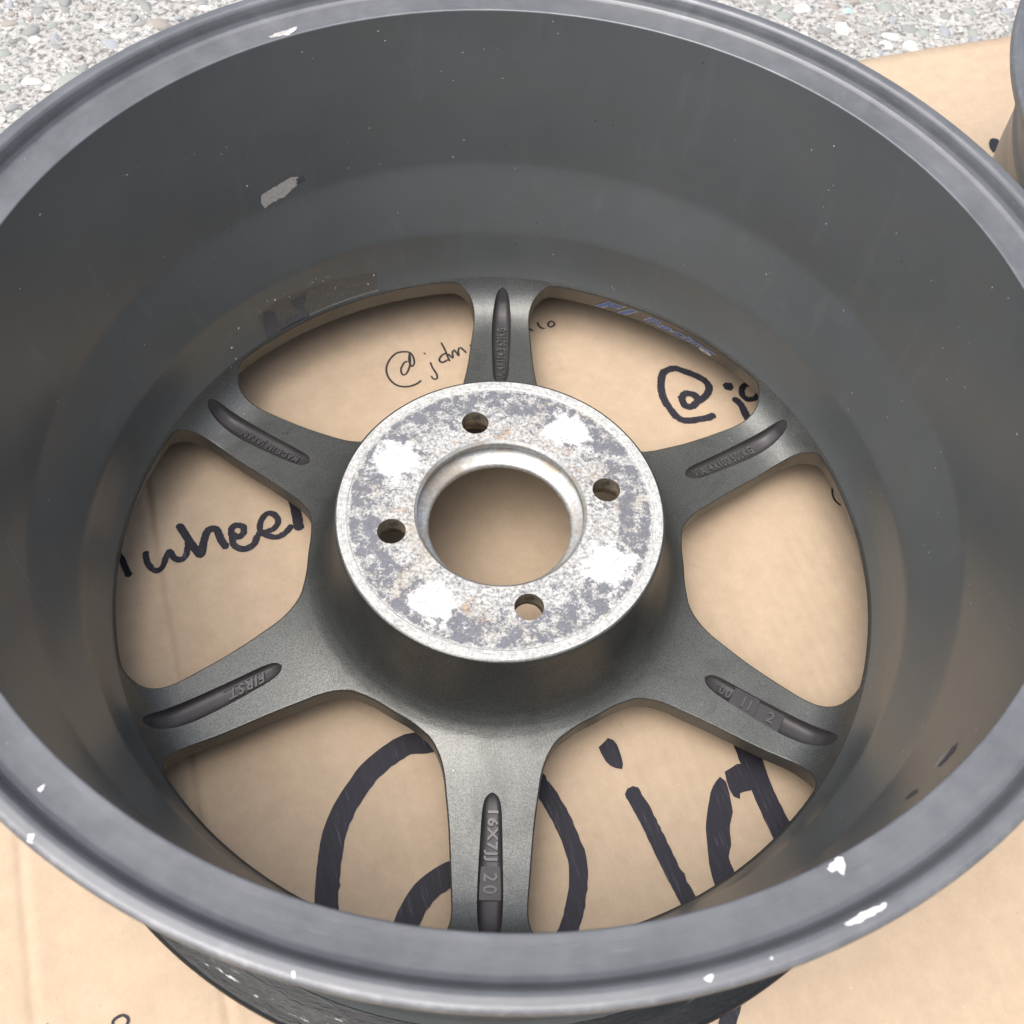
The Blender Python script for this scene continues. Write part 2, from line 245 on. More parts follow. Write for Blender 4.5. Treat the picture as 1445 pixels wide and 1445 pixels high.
def mat_card():
    n = N('brown_corrugated_cardboard')
    big = n.noise(5, 5, 0.6); fib = n.noise(800, 4, 0.7, n.vscale((1.0, 0.45, 1.0))); mot = n.noise(90, 5, 0.65)
    c = n.ramp(big, [(0.3, (0.388, 0.296, 0.208)), (0.7, (0.424, 0.329, 0.236))])
    c = n.mix(1.0, c, n.ramp(mot, [(0.3, 0.93), (0.7, 1.05)]), 'MULTIPLY')
    c = n.mix(0.8, c, n.ramp(fib, [(0.3, 0.945), (0.7, 1.045)]), 'MULTIPLY')
    spk = n.math('MULTIPLY', n.math('LESS_THAN', n.voro(170), 0.05), n.math('GREATER_THAN', n.noise(60, 2), 0.52))
    c = n.mix(n.math('MULTIPLY', spk, 0.55), c, (0.16, 0.11, 0.07))
    lt = n.math('MULTIPLY', n.math('LESS_THAN', n.voro(120), 0.035), n.math('GREATER_THAN', n.noise(50, 2), 0.52))
    c = n.mix(n.math('MULTIPLY', lt, 0.5), c, (0.80, 0.68, 0.52))
    st = n.ramp(n.noise(16, 5, 0.65, None, 0.8), [(0.60, 0.0), (0.74, 0.30)])
    c = n.mix(st, c, (0.34, 0.25, 0.165))
    X, Y, Z = n.sep()
    wv = n.math('SINE', n.math('ADD', n.math('MULTIPLY', X, 2 * math.pi / 0.0072), n.math('MULTIPLY', n.noise(10, 2), 2.0)))
    amp = n.ramp(n.noise(4, 3), [(0.40, 0.0), (0.62, 1.0)])
    nb = n.bump(n.math('MULTIPLY', wv, amp), 0.10, 0.0006); nb = n.bump(fib, 0.10, 0.0004, nb)
    return n.set(Base_Color=c, Roughness=0.78, Normal=nb, Specular_IOR_Level=0.3)
def mat_marker():
    n = N('purple_black_marker_ink')
    c = n.ramp(n.noise(220, 5, 0.7, n.vscale((3.0, 0.25, 1))), [(0.3, (0.016, 0.0157, 0.022)), (0.60, (0.024, 0.0233, 0.032)), (0.74, (0.070, 0.070, 0.090))])
    return n.set(Base_Color=c, Roughness=0.6, Specular_IOR_Level=0.22)
def mat_fine_marker():
    return N('black_pen_ink').set(Base_Color=(0.022, 0.019, 0.020), Roughness=0.6)
def mat_cement():
    n = N('weathered_cement_paste')
    a = n.noise(28, 6, 0.65); b = n.noise(230, 6, 0.72); d = n.noise(900, 4, 0.7)
    c = n.ramp(a, [(0.3, (0.34, 0.332, 0.312)), (0.7, (0.47, 0.46, 0.44))])
    c = n.mix(1.0, c, n.ramp(b, [(0.40, 0.36), (0.49, 0.88), (0.60, 1.1)]), 'MULTIPLY')
    hole = n.ramp(n.voro(330), [(0.10, 0.40), (0.26, 1.0)])
    c = n.mix(0.6, c, hole, 'MULTIPLY')
    nb = n.bump(b, 0.9, 0.0035); nb = n.bump(d, 0.6, 0.0012, nb)
    return n.set(Base_Color=c, Roughness=0.9, Normal=nb)
def mat_stone(name, c0, c1):
    n = N(name)
    b = n.noise(180, 5, 0.7)
    c = n.ramp(b, [(0.3, c0), (0.7, c1)])
    return n.set(Base_Color=c, Roughness=0.72, Normal=n.bump(b, 0.4, 0.001))
def flat(name, c, rough=0.5, metal=0.0):
    n = N(name); b = n.noise(700, 4, 0.7)
    return n.set(Base_Color=n.ramp(b, [(0.3, tuple(x * 0.75 for x in c)), (0.7, tuple(min(1, x * 1.15) for x in c))]), Roughness=rough, Metallic=metal, Normal=n.bump(b, 0.3, 0.0004))

ASP = 0.98                    # the wheel lies turned by this many degrees
Z_PAD = 0.0806
def padpt(deg, r): return (r * math.cos(R(deg)), r * math.sin(R(deg)))
CLEAN = [(*padpt(14.95 + 90 * k + o, 0.0555), s) for k, o, s in ((0, 41, 0.0108), (1, 48, 0.0118), (2, 44, 0.0098), (3, 46, 0.0112))]
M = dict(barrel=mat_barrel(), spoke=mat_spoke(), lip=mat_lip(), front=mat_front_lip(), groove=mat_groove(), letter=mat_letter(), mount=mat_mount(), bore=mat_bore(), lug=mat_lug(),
         card=mat_card(), ink=mat_marker(), pen=mat_fine_marker(), cement=mat_cement(),
         chip=flat('bare_white_chip', (0.66, 0.66, 0.68), 0.5), scuff=flat('bare_grey_scuff', (0.42, 0.40, 0.38), 0.5, 0.3), tar=flat('dark_adhesive_residue', (0.05, 0.05, 0.055), 0.7),
         film=flat('faded_sticker_film', (0.105, 0.103, 0.095), 0.42, 0.4), blue=flat('blue_decal', (0.030, 0.12, 0.40), 0.4), pale=flat('pale_decal_outline', (0.55, 0.58, 0.62), 0.45),
         tape=flat('yellowed_tape', (0.62, 0.57, 0.44), 0.6))
STONES = [mat_stone('grey_stone', (0.16, 0.165, 0.16), (0.30, 0.305, 0.295)), mat_stone('green_grey_stone', (0.19, 0.215, 0.195), (0.33, 0.355, 0.325)),
          mat_stone('brown_stone', (0.22, 0.195, 0.170), (0.34, 0.31, 0.28)), mat_stone('pale_stone', (0.50, 0.48, 0.44), (0.68, 0.66, 0.61)),
          mat_stone('blue_grey_stone', (0.21, 0.225, 0.24), (0.34, 0.36, 0.375))]
TURQ = mat_stone('turquoise_stone', (0.30, 0.52, 0.50), (0.42, 0.64, 0.61))

# ------------------------------------------------------------------ pavement: cement sheet with embedded stones
CA, SA = math.cos(R(18.9)), math.sin(R(18.9))
FAR = 0.358
def card_n(x, y): return -x * SA + y * CA
GZ = -0.0085
gx = np.concatenate([np.linspace(-40, -0.7, 8), np.linspace(-0.6, 0.6, 241), np.linspace(0.7, 40, 8)])
gy = np.concatenate([np.linspace(-40, 0.1, 8), np.linspace(0.15, 0.85, 141), np.linspace(1, 40, 8)])
GX, GY = np.meshgrid(gx, gy)
def lump(x, y):
    return 0.0011 * (np.sin(x * 61 + 1.3 * np.sin(y * 47)) * np.sin(y * 53 + 1.7 * np.sin(x * 39))) + 0.0006 * np.sin(x * 160 + y * 37) * np.sin(y * 141 - x * 51)
near = (np.abs(GX) < 0.65) & (GY > 0.12) & (GY < 0.9)
GZZ = GZ + np.where(near, lump(GX, GY) + rng.normal(0, 0.0004, GX.shape), 0)
w = len(gx)
faces = [(j * w + i, j * w + i + 1, (j + 1) * w + i + 1, (j + 1) * w + i) for j in range(len(gy) - 1) for i in range(w - 1)]
pavement = tag(mesh_obj('pavement', np.stack([GX.ravel(), GY.ravel(), GZZ.ravel()], 1), faces, M['cement']), kind='structure')
def stone_mesh(seed, mat):
    g = np.random.default_rng(seed); bm = bmesh.new(); bmesh.ops.create_icosphere(bm, subdivisions=2, radius=1.0)
    dirs = g.normal(size=(9, 3)); dirs /= np.linalg.norm(dirs, axis=1)[:, None]; cut = g.uniform(0.62, 0.95, 9)
    for v in bm.verts:
        c = np.array(v.co)
        for d_, k in zip(dirs, cut):
            t = c @ d_
            if t > k: c = c - d_ * (t - k) * 0.9
        v.co = c
    me = bpy.data.meshes.new('stone'); bm.to_mesh(me); bm.free()
    me.polygons.foreach_set('use_smooth', [True] * len(me.polygons)); me.materials.append(mat); return me
smesh = [stone_mesh(i, STONES[(0, 1, 3, 0, 1, 4, 0, 2, 1, 3)[i % 10]]) for i in range(20)]
def put_stone(me, x, y, a, b, h, proud, rz):
    o = bpy.data.objects.new('stone', me); col.objects.link(o); o.parent = pavement
    o.scale = (a, b, h); o.rotation_euler = (random.uniform(-.2, .2), random.uniform(-.2, .2), rz)
    o.location = (x, y, GZ + float(lump(np.array(x), np.array(y))) - h * 0.8 + proud)
placed = []; cnt = 0
while cnt < 290 and len(placed) < 400:
    x = random.uniform(-0.42, 0.44); y = random.uniform(0.26, 0.62)
    if card_n(x, y) < FAR + 0.006 or not (x < -0.13 and y > 0.30 and y - 0.33 > -(x + 0.345) * -0.9 - 0.02 or x > 0.16 and y > 0.46): continue
    s = min(0.0100, 0.0040 + random.expovariate(1 / 0.0024))
    if any((x - px) ** 2 + (y - py) ** 2 < (s + ps) ** 2 * 0.6 for px, py, ps in placed): continue
    placed.append((x, y, s)); cnt += 1
    put_stone(random.choice(smesh), x, y, s * random.uniform(0.9, 1.4), s * random.uniform(0.6, 1.0), s * 0.5, random.uniform(0.0007, 0.0018), random.uniform(0, 6.3))
put_stone(stone_mesh(99, TURQ), 0.2655, 0.546, 0.0062, 0.0042, 0.004, 0.0016, 0.5)
# loose grit between the stones, far too fine to count
gv, gf = [], []
for k in range(16000):
    x = random.uniform(-0.46, 0.48); y = random.uniform(0.22, 0.68)
    if card_n(x, y) < FAR + 0.003: continue
    s = random.uniform(0.0004, 0.0012) if random.random() < .75 else random.uniform(0.0012, 0.0030); z = GZ + float(lump(np.array(x), np.array(y))); b0 = len(gv); a = random.uniform(0, 6.3)
    for i in range(5):
        gv.append((x + s * math.cos(a + i * 1.2566) * random.uniform(.7, 1.3), y + s * math.sin(a + i * 1.2566) * random.uniform(.7, 1.3), z - s * 0.3))
    gv.append((x + s * random.uniform(-.3, .3), y + s * random.uniform(-.3, .3), z + s * random.uniform(0.3, 0.7)))
    gf += [(b0 + i, b0 + (i + 1) % 5, b0 + 5) for i in range(5)]
grit = mesh_obj('grit', gv, gf, STONES[3], pavement, smooth=False); grit['kind'] = 'stuff'
for mm in (STONES[0], STONES[1], M['cement']): grit.data.materials.append(mm)
mi = np.repeat(rng.choice([0, 0, 1, 2, 3, 3], len(gf) // 5), 5); grit.data.polygons.foreach_set('material_index', mi.astype(np.int32)); grit.data.update()

# ------------------------------------------------------------------ cardboard sheet
ec = [-0.1627, -0.238]
es = np.unique(np.round(np.concatenate([np.linspace(-0.8, 1.0, 181)] + [np.linspace(e - 0.006, e + 0.006, 13) for e in ec]), 5))
ns = np.linspace(-0.8, FAR, 120)
EE, NN = np.meshgrid(es, ns)
def crease(E_, N_):
    d = np.zeros_like(E_)
    for e in ec:
        wob = 0.0006 * np.sin(N_ * 40 + e * 100)
        d = d - 0.0009 * np.exp(-((E_ - e - wob) / 0.0022) ** 2) + 0.0004 * np.exp(-((E_ - e - wob - 0.0045) / 0.003) ** 2)
    return d
dep = crease(EE, NN)
far_wob = 0.0006 * np.sin(EE * 31) * (NN > FAR - 1e-6)
w, h = len(es), len(ns)
top = np.stack([EE.ravel(), (NN + far_wob).ravel(), dep.ravel()], 1)
bot = top.copy(); bot[:, 2] = -0.0045
verts = np.concatenate([top, bot]); o_ = w * h
faces = [(j * w + i, j * w + i + 1, (j + 1) * w + i + 1, (j + 1) * w + i) for j in range(h - 1) for i in range(w - 1)]
faces += [(o_ + i + w, o_ + i + w + 1, o_ + i + 1, o_ + i) for j in range(h - 1) for i in range(j * w, j * w + w - 1)]
rim = [(i, i + 1) for i in range(w - 1)] + [(w - 1 + j * w, w - 1 + (j + 1) * w) for j in range(h - 1)] + [((h - 1) * w + i, (h - 1) * w + i - 1) for i in range(w - 1, 0, -1)] + [(j * w, (j - 1) * w) for j in range(h - 1, 0, -1)]
faces += [(b, a, o_ + a, o_ + b) for a, b in rim]
card = mesh_obj('cardboard_sheet', verts, faces, M['card'])
card.rotation_euler = (0, 0, R(18.9))
tag(card, 'flat brown cardboard sheet with marker writing under the wheels', 'cardboard')

def catmull(P, step):
    P = np.asarray(P, float); Q = np.vstack([2 * P[0] - P[1], P, 2 * P[-1] - P[-2]]); out = []
    for i in range(1, len(Q) - 2):
        n_ = max(1, int(np.linalg.norm(Q[i + 1] - Q[i]) / step)); t = np.arange(n_)[:, None] / n_
        out.append(0.5 * (2 * Q[i] + (Q[i + 1] - Q[i - 1]) * t + (2 * Q[i - 1] - 5 * Q[i] + 4 * Q[i + 1] - Q[i + 2]) * t ** 2 + (3 * Q[i] - Q[i - 1] - 3 * Q[i + 1] + Q[i + 2]) * t ** 3))
    out.append(P[-1:]); return np.vstack(out)
def to_card(P):
    P = np.asarray(P); return np.stack([P[:, 0] * CA + P[:, 1] * SA, -P[:, 0] * SA + P[:, 1] * CA], 1)
zc = [0.00018]
def writing(name, strokes, mat, ragged=0.0):
    V, F = [], []
    for kind, wd, P in strokes:
        P = to_card(np.array(P) * 1e-5); b0 = len(V); zc[0] += 0.00001
        if kind == 'p':
            Q = catmull(np.vstack([P, P[:1]]), 0.0025)[:-1] if len(P) > 4 else P
            Q = Q + rng.normal(0, ragged * 0.35, Q.shape)
            V += [(x, y, zc[0]) for x, y in Q]; F.append(tuple(range(b0, b0 + len(Q))))
            continue
        wd = wd * 1e-5; C = catmull(P, max(0.0008, wd * 0.22)); T = np.gradient(C, axis=0); T /= np.linalg.norm(T, axis=1)[:, None] + 1e-12
        Nn = np.stack([-T[:, 1], T[:, 0]], 1); k = len(C)
        s = np.linspace(0, 1, k); wob = 1 + 0.035 * np.sin(s * k * 0.35 + wd * 3000)
        d = np.minimum(s, 1 - s) * (k - 1) * max(0.0008, wd * 0.22)
        cap = np.sqrt(np.clip(1 - (1 - np.clip(d / (wd * 0.35), 0, 1)) ** 2, 0.12, 1))
        lw = wd / 2 * wob * cap + rng.normal(0, ragged, k); rw = wd / 2 * (2 - wob) * cap + rng.normal(0, ragged * 0.4, k)
        for i in range(k):
            z = zc[0] + 0.00012 * i / k
            for q in (C[i] + Nn[i] * lw[i], C[i] - Nn[i] * rw[i]): V.append((*q, z + float(crease(np.array(q[0]), np.array(q[1]))) + (0.0002 if np.min(np.abs(q[0] - np.array(ec) - 0.002)) < 0.012 else 0)))
        F += [(b0 + 2 * i + 1, b0 + 2 * i + 3, b0 + 2 * i + 2, b0 + 2 * i) for i in range(k - 1)]
    ob = mesh_obj(name, V, F, mat, card, smooth=False)
    bm = bmesh.new(); bm.from_mesh(ob.data); bmesh.ops.triangulate(bm, faces=[f for f in bm.faces if len(f.verts) > 4])
    for f in bm.faces:
        if f.normal.z < 0: f.normal_flip()
    bm.to_mesh(ob.data); bm.free()
    return ob
tag(writing('handwriting', WORDS['wheel'], M['ink'], 0.00015), 'thick marker lettering reading wheel')
tag(writing('handwriting', WORDS['small'][:7], M['pen'], 0.00004), 'thin pen handwriting of a small at sign handle')
tag(writing('handwriting', WORDS['small'][7:], M['pen'], 0.00004), 'thin pen letters ending the small handle')
tag(writing('handwriting', WORDS['handle'], M['ink'], 0.00022), 'medium thick marker at sign and letters')
tag(writing('handwriting', WORDS['arc'], M['pen'], 0.00003), 'thin curved pen stroke')
tag(writing('handwriting', WORDS['big'], M['ink'], 0.00022), 'huge thick marker at sign and letters with streaks')
for q in WORDS['low']: writing('handwriting', [q], M['ink'], 0.0001)
tag(writing('handwriting', WORDS['blob'], M['ink'], 0.0001), 'single round marker blot')

# ------------------------------------------------------------------ wheel geometry
NSEG = 288
def full_profile_normals(P, closed=False):
    P = np.asarray(P, float); T = np.gradient(P, axis=0)
    Nn = np.stack([-T[:, 1], T[:, 0]], 1); return Nn / (np.linalg.norm(Nn, axis=1)[:, None] + 1e-12)
def revolve(name, P, mat, parent, nseg=NSEG, nrm=None):
    """profile travels so that its left side (-dz, dr) is the outside"""
    P = np.asarray(P, float)
    if nrm is None: nrm = full_profile_normals(P)
    a = np.arange(nseg) * 2 * math.pi / nseg; ca, sa = np.cos(a), np.sin(a); k = len(P)
    V = np.stack([np.outer(ca, P[:, 0]), np.outer(sa, P[:, 0]), np.tile(P[:, 1], (nseg, 1))], 2).reshape(-1, 3)
    NV = np.stack([np.outer(ca, nrm[:, 0]), np.outer(sa, nrm[:, 0]), np.tile(nrm[:, 1], (nseg, 1))], 2).reshape(-1, 3)
    F = [(i * k + j, ((i + 1) % nseg) * k + j, ((i + 1) % nseg) * k + j + 1, i * k + j + 1) for i in range(nseg) for j in range(k - 1)]
    return mesh_obj(name, V, F, mat, parent, NV)
def densify(P, step):
    P = np.asarray(P, float); out = [P[0]]
    for a, b in zip(P[:-1], P[1:]):
        n_ = max(1, int(math.ceil(np.linalg.norm(b - a) / step)))
        out += [a + (b - a) * i / n_ for i in range(1, n_ + 1)]
    return np.array(out)
def smooth_profile(P, step, passes):
    Q = densify(P, step)
    for _ in range(passes): Q[1:-1] = 0.25 * Q[:-2] + 0.5 * Q[1:-1] + 0.25 * Q[2:]
    return Q
PROF_IN = [(.1795, .0437), (.1808, .0478), (.1820, .0530), (.1829, .060), (.1834, .068), (.1836, .0740), (.1842, .0770), (.1920, .1045), (.1934, .1100), (.1940, .1130), (.1949, .128), (.1969, .155), (.1988, .180), (.2000, .1934)]
PROF_LIP = [(.2000, .1934), (.20008, .1938), (.2003, .1940), (.2030, .19435), (.2070, .1950), (.2108, .1957), (.2124, .1965), (.2133, .1982), (.2138, .2003), (.2144, .2021), (.2152, .2031), (.2164, .2035), (.2190, .2035), (.2202, .2029), (.2206, .2015), (.2200, .1985), (.2175, .197), (.2150, .1945), (.2110, .192), (.2055, .190)]
PROF_OUT = [(.2055, .190), (.2045, .187), (.2028, .183), (.2020, .165), (.2028, .163), (.2015, .158), (.1995, .150), (.1985, .128), (.1965, .110), (.1900, .082), (.1885, .070), (.1885, .058), (.192, .048), (.2015, .042), (.2028, .022), (.2050, .016)]
PROF_FRONT = [(.2050, .016), (.2110, .0138), (.2160, .0130), (.2190, .0128), (.2203, .0115), (.2206, .0095), (.2206, .0045), (.2197, .0015), (.2170, .0003), (.2120, .0003), (.2085, .003), (.205, .010), (.198, .018), (.192, .0222), (.1850, .0264)]

ZS_R = np.array([.0747, .0753, .0766, .0788, .0818, .0855, .0895, .095, .102, .11, .12, .13, .14, .148, .155, .161, .166, .1705, .1745, .1775, .1795])
ZS_Z = np.array([.0797, .0735, .0628, .0520, .0443, .0393, .0362, .0338, .0318, .0302, .0288, .0277, .0269, .0266, .0267, .0275, .0290, .0316, .0355, .0399, .0437])
_m = np.gradient(ZS_Z, ZS_R)
def zs(r):
    r = np.asarray(r, float); i = np.clip(np.searchsorted(ZS_R, r) - 1, 0, len(ZS_R) - 2)
    h_ = ZS_R[i + 1] - ZS_R[i]; t = np.clip((r - ZS_R[i]) / h_, 0, 1)
    return (2 * t ** 3 - 3 * t ** 2 + 1) * ZS_Z[i] + (t ** 3 - 2 * t ** 2 + t) * h_ * _m[i] + (-2 * t ** 3 + 3 * t ** 2) * ZS_Z[i + 1] + (t ** 3 - t ** 2) * h_ * _m[i + 1]
def zs_normal(x, y):
    r = np.hypot(x, y); e = 2e-4; s = (zs(np.minimum(r + e, .1795)) - zs(r - e)) / (np.minimum(r + e, .1795) - (r - e))
    n_ = np.stack([-s * x / r, -s * y / r, np.ones_like(r)], -1); return n_ / np.linalg.norm(n_, axis=-1)[..., None]
TH_R, TH_T = [0, .155, .163, .168, .1725, .1755, .1785, .1795], [.0108, .0108, .0110, .0112, .0124, .0142, .0165, .0168]
def flare(r): t = np.clip((r - .1665) / .0105, 0, 1); return .0068 * t * t * (3 - 2 * t)     # the windows open out towards the front
def th(r): return np.interp(r, TH_R, TH_T)
# window outline: half of it beside a spoke, in spoke coordinates (u outward, v sideways)
def pol(r, d): return (r * math.cos(R(d)), r * math.sin(R(d)))
HALF = [pol(.0917, 30), pol(.0917, 27), (.0840, .0376), (.0878, .0322), (.0915, .0279), (.0975, .0242), (.105, .0217), (.114, .0203), (.125, .0188), (.137, .0177), (.149, .0168), (.159, .0160), (.1655, .0161), (.1697, .0172), (.1727, .0192), (.1745, .0222), pol(.1777, 8.6), pol(.178, 11), pol(.178, 14), pol(.178, 18), pol(.178, 22), pol(.178, 26), pol(.178, 30)]
h0 = catmull(HALF, 0.0018)
c30, s30 = math.cos(R(-30)), math.sin(R(-30))
lower = np.stack([h0[:, 0] * c30 - h0[:, 1] * s30, h0[:, 0] * s30 + h0[:, 1] * c30], 1)
lower[0, 1] = lower[-1, 1] = 0
upper = lower[::-1] * [1, -1]
HOLE = np.vstack([lower, upper[1:-1]])          # counter-clockwise, centred on angle 0
def contour_normals(C):                           # pointing into the metal
    T = np.roll(C, -1, 0) - np.roll(C, 1, 0); T /= np.linalg.norm(T, axis=1)[:, None]; return np.stack([T[:, 1], -T[:, 0]], 1)
HN = contour_normals(HOLE)
if np.mean(np.sum(HN * (HOLE - HOLE.mean(0)), 1)) < 0: HN = -HN
BEV = 0.0008
def rot(P, deg):
    c, s = math.cos(R(deg)), math.sin(R(deg)); P = np.asarray(P); return np.stack([P[:, 0] * c - P[:, 1] * s, P[:, 0] * s + P[:, 1] * c], 1)
def inside(P, C):
    x, y = P[:, 0][:, None], P[:, 1][:, None]; x0, y0 = C[:, 0], C[:, 1]; x1, y1 = np.roll(x0, -1), np.roll(y0, -1)
    cr = ((y0 > y) != (y1 > y)) & (x < (x1 - x0) * (y - y0) / (y1 - y0 + 1e-15) + x0); return cr.sum(1) % 2 == 1
# groove in every spoke
GU = np.array([.1132, .1145, .117, .121, .130, .140, .150, .158, .165, .170, .1735, .1758, .1768])
GW = np.array([0, .0023, .0036, .0043, .0047, .0051, .0054, .0055, .0052, .0046, .0038, .0026, 0])
us = np.unique(np.round(np.concatenate([.1132 + .004 * np.linspace(0, 1, 8) ** 2, np.linspace(.1172, .166, 34), .1768 - .0108 * np.linspace(1, 0, 16) ** 1.6]), 6))
gw_raw = np.interp(us, GU, GW)
for _ in range(2): gw_raw[2:-2] = 0.25 * gw_raw[1:-3] + 0.5 * gw_raw[2:-2] + 0.25 * gw_raw[3:-1]
def gw(u): return np.interp(u, us, gw_raw)
GROOVE = np.vstack([np.stack([us, gw_raw], 1), np.stack([us[1:-1], -gw_raw[1:-1]], 1)[::-1]])
def gdepth(u): return np.interp(u, [.1132, .1150, .118, .124, .150, .160, .168, .1735, .1768], [0, .0013, .0023, .0030, .0032, .0038, .0046, .0040, 0])
def gz(u, v):
    s = np.clip(np.abs(v) / np.maximum(gw(u), 1e-6), 0, 1); return zs(np.hypot(u, v)) - gdepth(u) * (1 - s ** 5) ** 0.8

# triangulate the back of the spider once
verts2, edges2 = [], []
def add_loop(P):
    b = len(verts2); verts2.extend([Vector((float(x), float(y))) for x, y in P]); n_ = len(P); edges2.extend([(b + i, b + (i + 1) % n_) for i in range(n_)])
aa = np.arange(NSEG) * 2 * math.pi / NSEG
for rr in (.0895, .1795): add_loop(np.stack([rr * np.cos(aa), rr * np.sin(aa)], 1))
HO = HOLE + HN * BEV
for k in range(6): add_loop(rot(HO, 60 * k))
for k in range(6): add_loop(rot(GROOVE, 30 + 60 * k))
i_in = np.argmin(np.where(np.abs(HO[:, 1]) < 1e-5, HO[:, 0], 9)); i_out = np.argmax(np.where(np.abs(HO[:, 1]) < 1e-5, HO[:, 0], -9))
nh = len(HO)
for k in range(6):
    j = NSEG // 6 * k; base = 2 * NSEG + k * nh
    edges2.append((j, base + int(i_in))); edges2.append((NSEG + j, base + int(i_out)))
# interior points
step = 0.0023; fx = []
for j, y in enumerate(np.arange(-.18, .18, step * .866)):
    for x in np.arange(-.18, .18, step): fx.append((x + (step / 2 if j % 2 else 0), y))
fx = np.array(fx); r_ = np.hypot(fx[:, 0], fx[:, 1]); fx = fx[(r_ > .0907) & (r_ < .1783)]
loops_np = np.array([tuple(v) for v in verts2])
keep = np.ones(len(fx), bool)
for c0 in range(0, len(fx), 500):
    d2 = ((fx[c0:c0 + 500, None, :] - loops_np[None]) ** 2).sum(2).min(1); keep[c0:c0 + 500] = d2 > (0.0011) ** 2
fx = fx[keep]
for k in range(6): fx = fx[~inside(fx, rot(HO, 60 * k))]
verts2.extend([Vector((float(x), float(y))) for x, y in fx])
res = delaunay_2d_cdt(verts2, edges2, [], 0, 1e-7)
SV = np.array([tuple(v) for v in res[0]]); SF = np.array([tuple(f) for f in res[2]])
cen = SV[SF].mean(1); rc = np.hypot(cen[:, 0], cen[:, 1])
ok = (rc > .08945) & (rc < .1795)
for k in range(6): ok &= ~inside(cen, rot(HO, 60 * k))
SFa = SF[ok]; cen = cen[ok]
ingroove = np.zeros(len(cen), bool)
for k in range(6): ingroove |= inside(cen, rot(GROOVE, 30 + 60 * k))
area = lambda f: np.cross(SV[f[:, 1]] - SV[f[:, 0]], SV[f[:, 2]] - SV[f[:, 0]])
fl = area(SFa) < 0; SFa[fl] = SFa[fl][:, ::-1]
rc_ok = np.hypot(cen[:, 0], cen[:, 1]); lat = rc_ok * np.sin(((np.degrees(np.arctan2(cen[:, 1], cen[:, 0])) % 60) - 30) * math.pi / 180)
sector = (np.floor((np.degrees(np.arctan2(cen[:, 1], cen[:, 0])) % 360) / 60)).astype(int)     # spoke k spans 60k..60k+60

def make_spoke(k, parent):
    V, NV, F = [], [], []
    def block(P3, N3): b = len(V); V.extend(P3); NV.extend(N3); return b
    fs = SFa[(sector == k) & ~ingroove]; fb = SFa[(sector == k) & ~((rc_ok > .171) & (np.abs(lat) > .0165))]
    ids, inv = np.unique(fs, return_inverse=True); P = SV[ids]; z = zs(np.hypot(P[:, 0], P[:, 1]))
    b = block(np.c_[P, z], zs_normal(P[:, 0], P[:, 1])); F.extend([tuple(int(i) + b for i in t) for t in inv.reshape(fs.shape)])
    ids, inv = np.unique(fb, return_inverse=True); P = SV[ids]; q_ = np.hypot(P[:, 0], P[:, 1]); z = zs(q_) - th(q_)
    b = block(np.c_[P, z], -zs_normal(P[:, 0], P[:, 1])); F.extend([tuple(int(i) + b for i in t[::-1]) for t in inv.reshape(fb.shape)])
    # window walls: upper half of window k, lower half of window k+1
    for hk, rng_ in ((k, [i % nh for i in range(i_out, i_in + nh + 1)] if i_in < i_out else list(range(i_out, i_in + 1))),
                     ((k + 1) % 6, list(range(i_in, i_out + 1)) if i_in < i_out else [i % nh for i in range(i_in, i_out + nh + 1)])):
        C = rot(HOLE, 60 * hk)[rng_]; Nn = rot(HN, 60 * hk)[rng_]
        base = C + Nn * BEV; zt = zs(np.hypot(base[:, 0], base[:, 1])); ns_ = zs_normal(base[:, 0], base[:, 1]); w3 = np.c_[-Nn, np.zeros(len(Nn))]; rb = np.hypot(base[:, 0], base[:, 1]); TH = th(rb); fl_ = flare(rb); rad = base / rb[:, None]; w3[:, 2] = -fl_ / TH; w3 /= np.linalg.norm(w3, axis=1)[:, None]
        rows = []
        for off, dz, mixw in ((BEV, 0, 0), (BEV * .62, .00008, .35), (BEV * .29, BEV * .29, .7), (BEV * .06, BEV * .66, .93), (0, BEV, 1), (0, TH - .0012, 1), (.0004, TH - .0003, .5), (BEV, TH, -1)):
            P = C + Nn * off + rad * (fl_ * np.clip(dz / TH, 0, 1))[:, None]
            if mixw >= 0: nn = ns_ * (1 - mixw) + w3 * mixw
            else: nn = -ns_
            if off == .0004: nn = w3 * .7 + np.array([0, 0, -.7])
            nn = nn / np.linalg.norm(nn, axis=1)[:, None]
            rows.append(block(np.c_[P, zt - dz], nn))
        for a, b2 in zip(rows[:-1], rows[1:]):
            for i in range(len(C) - 1): F.append((a + i, b2 + i, b2 + i + 1, a + i + 1))
    return mesh_obj('spoke', V, F, M['spoke'], parent, NV)

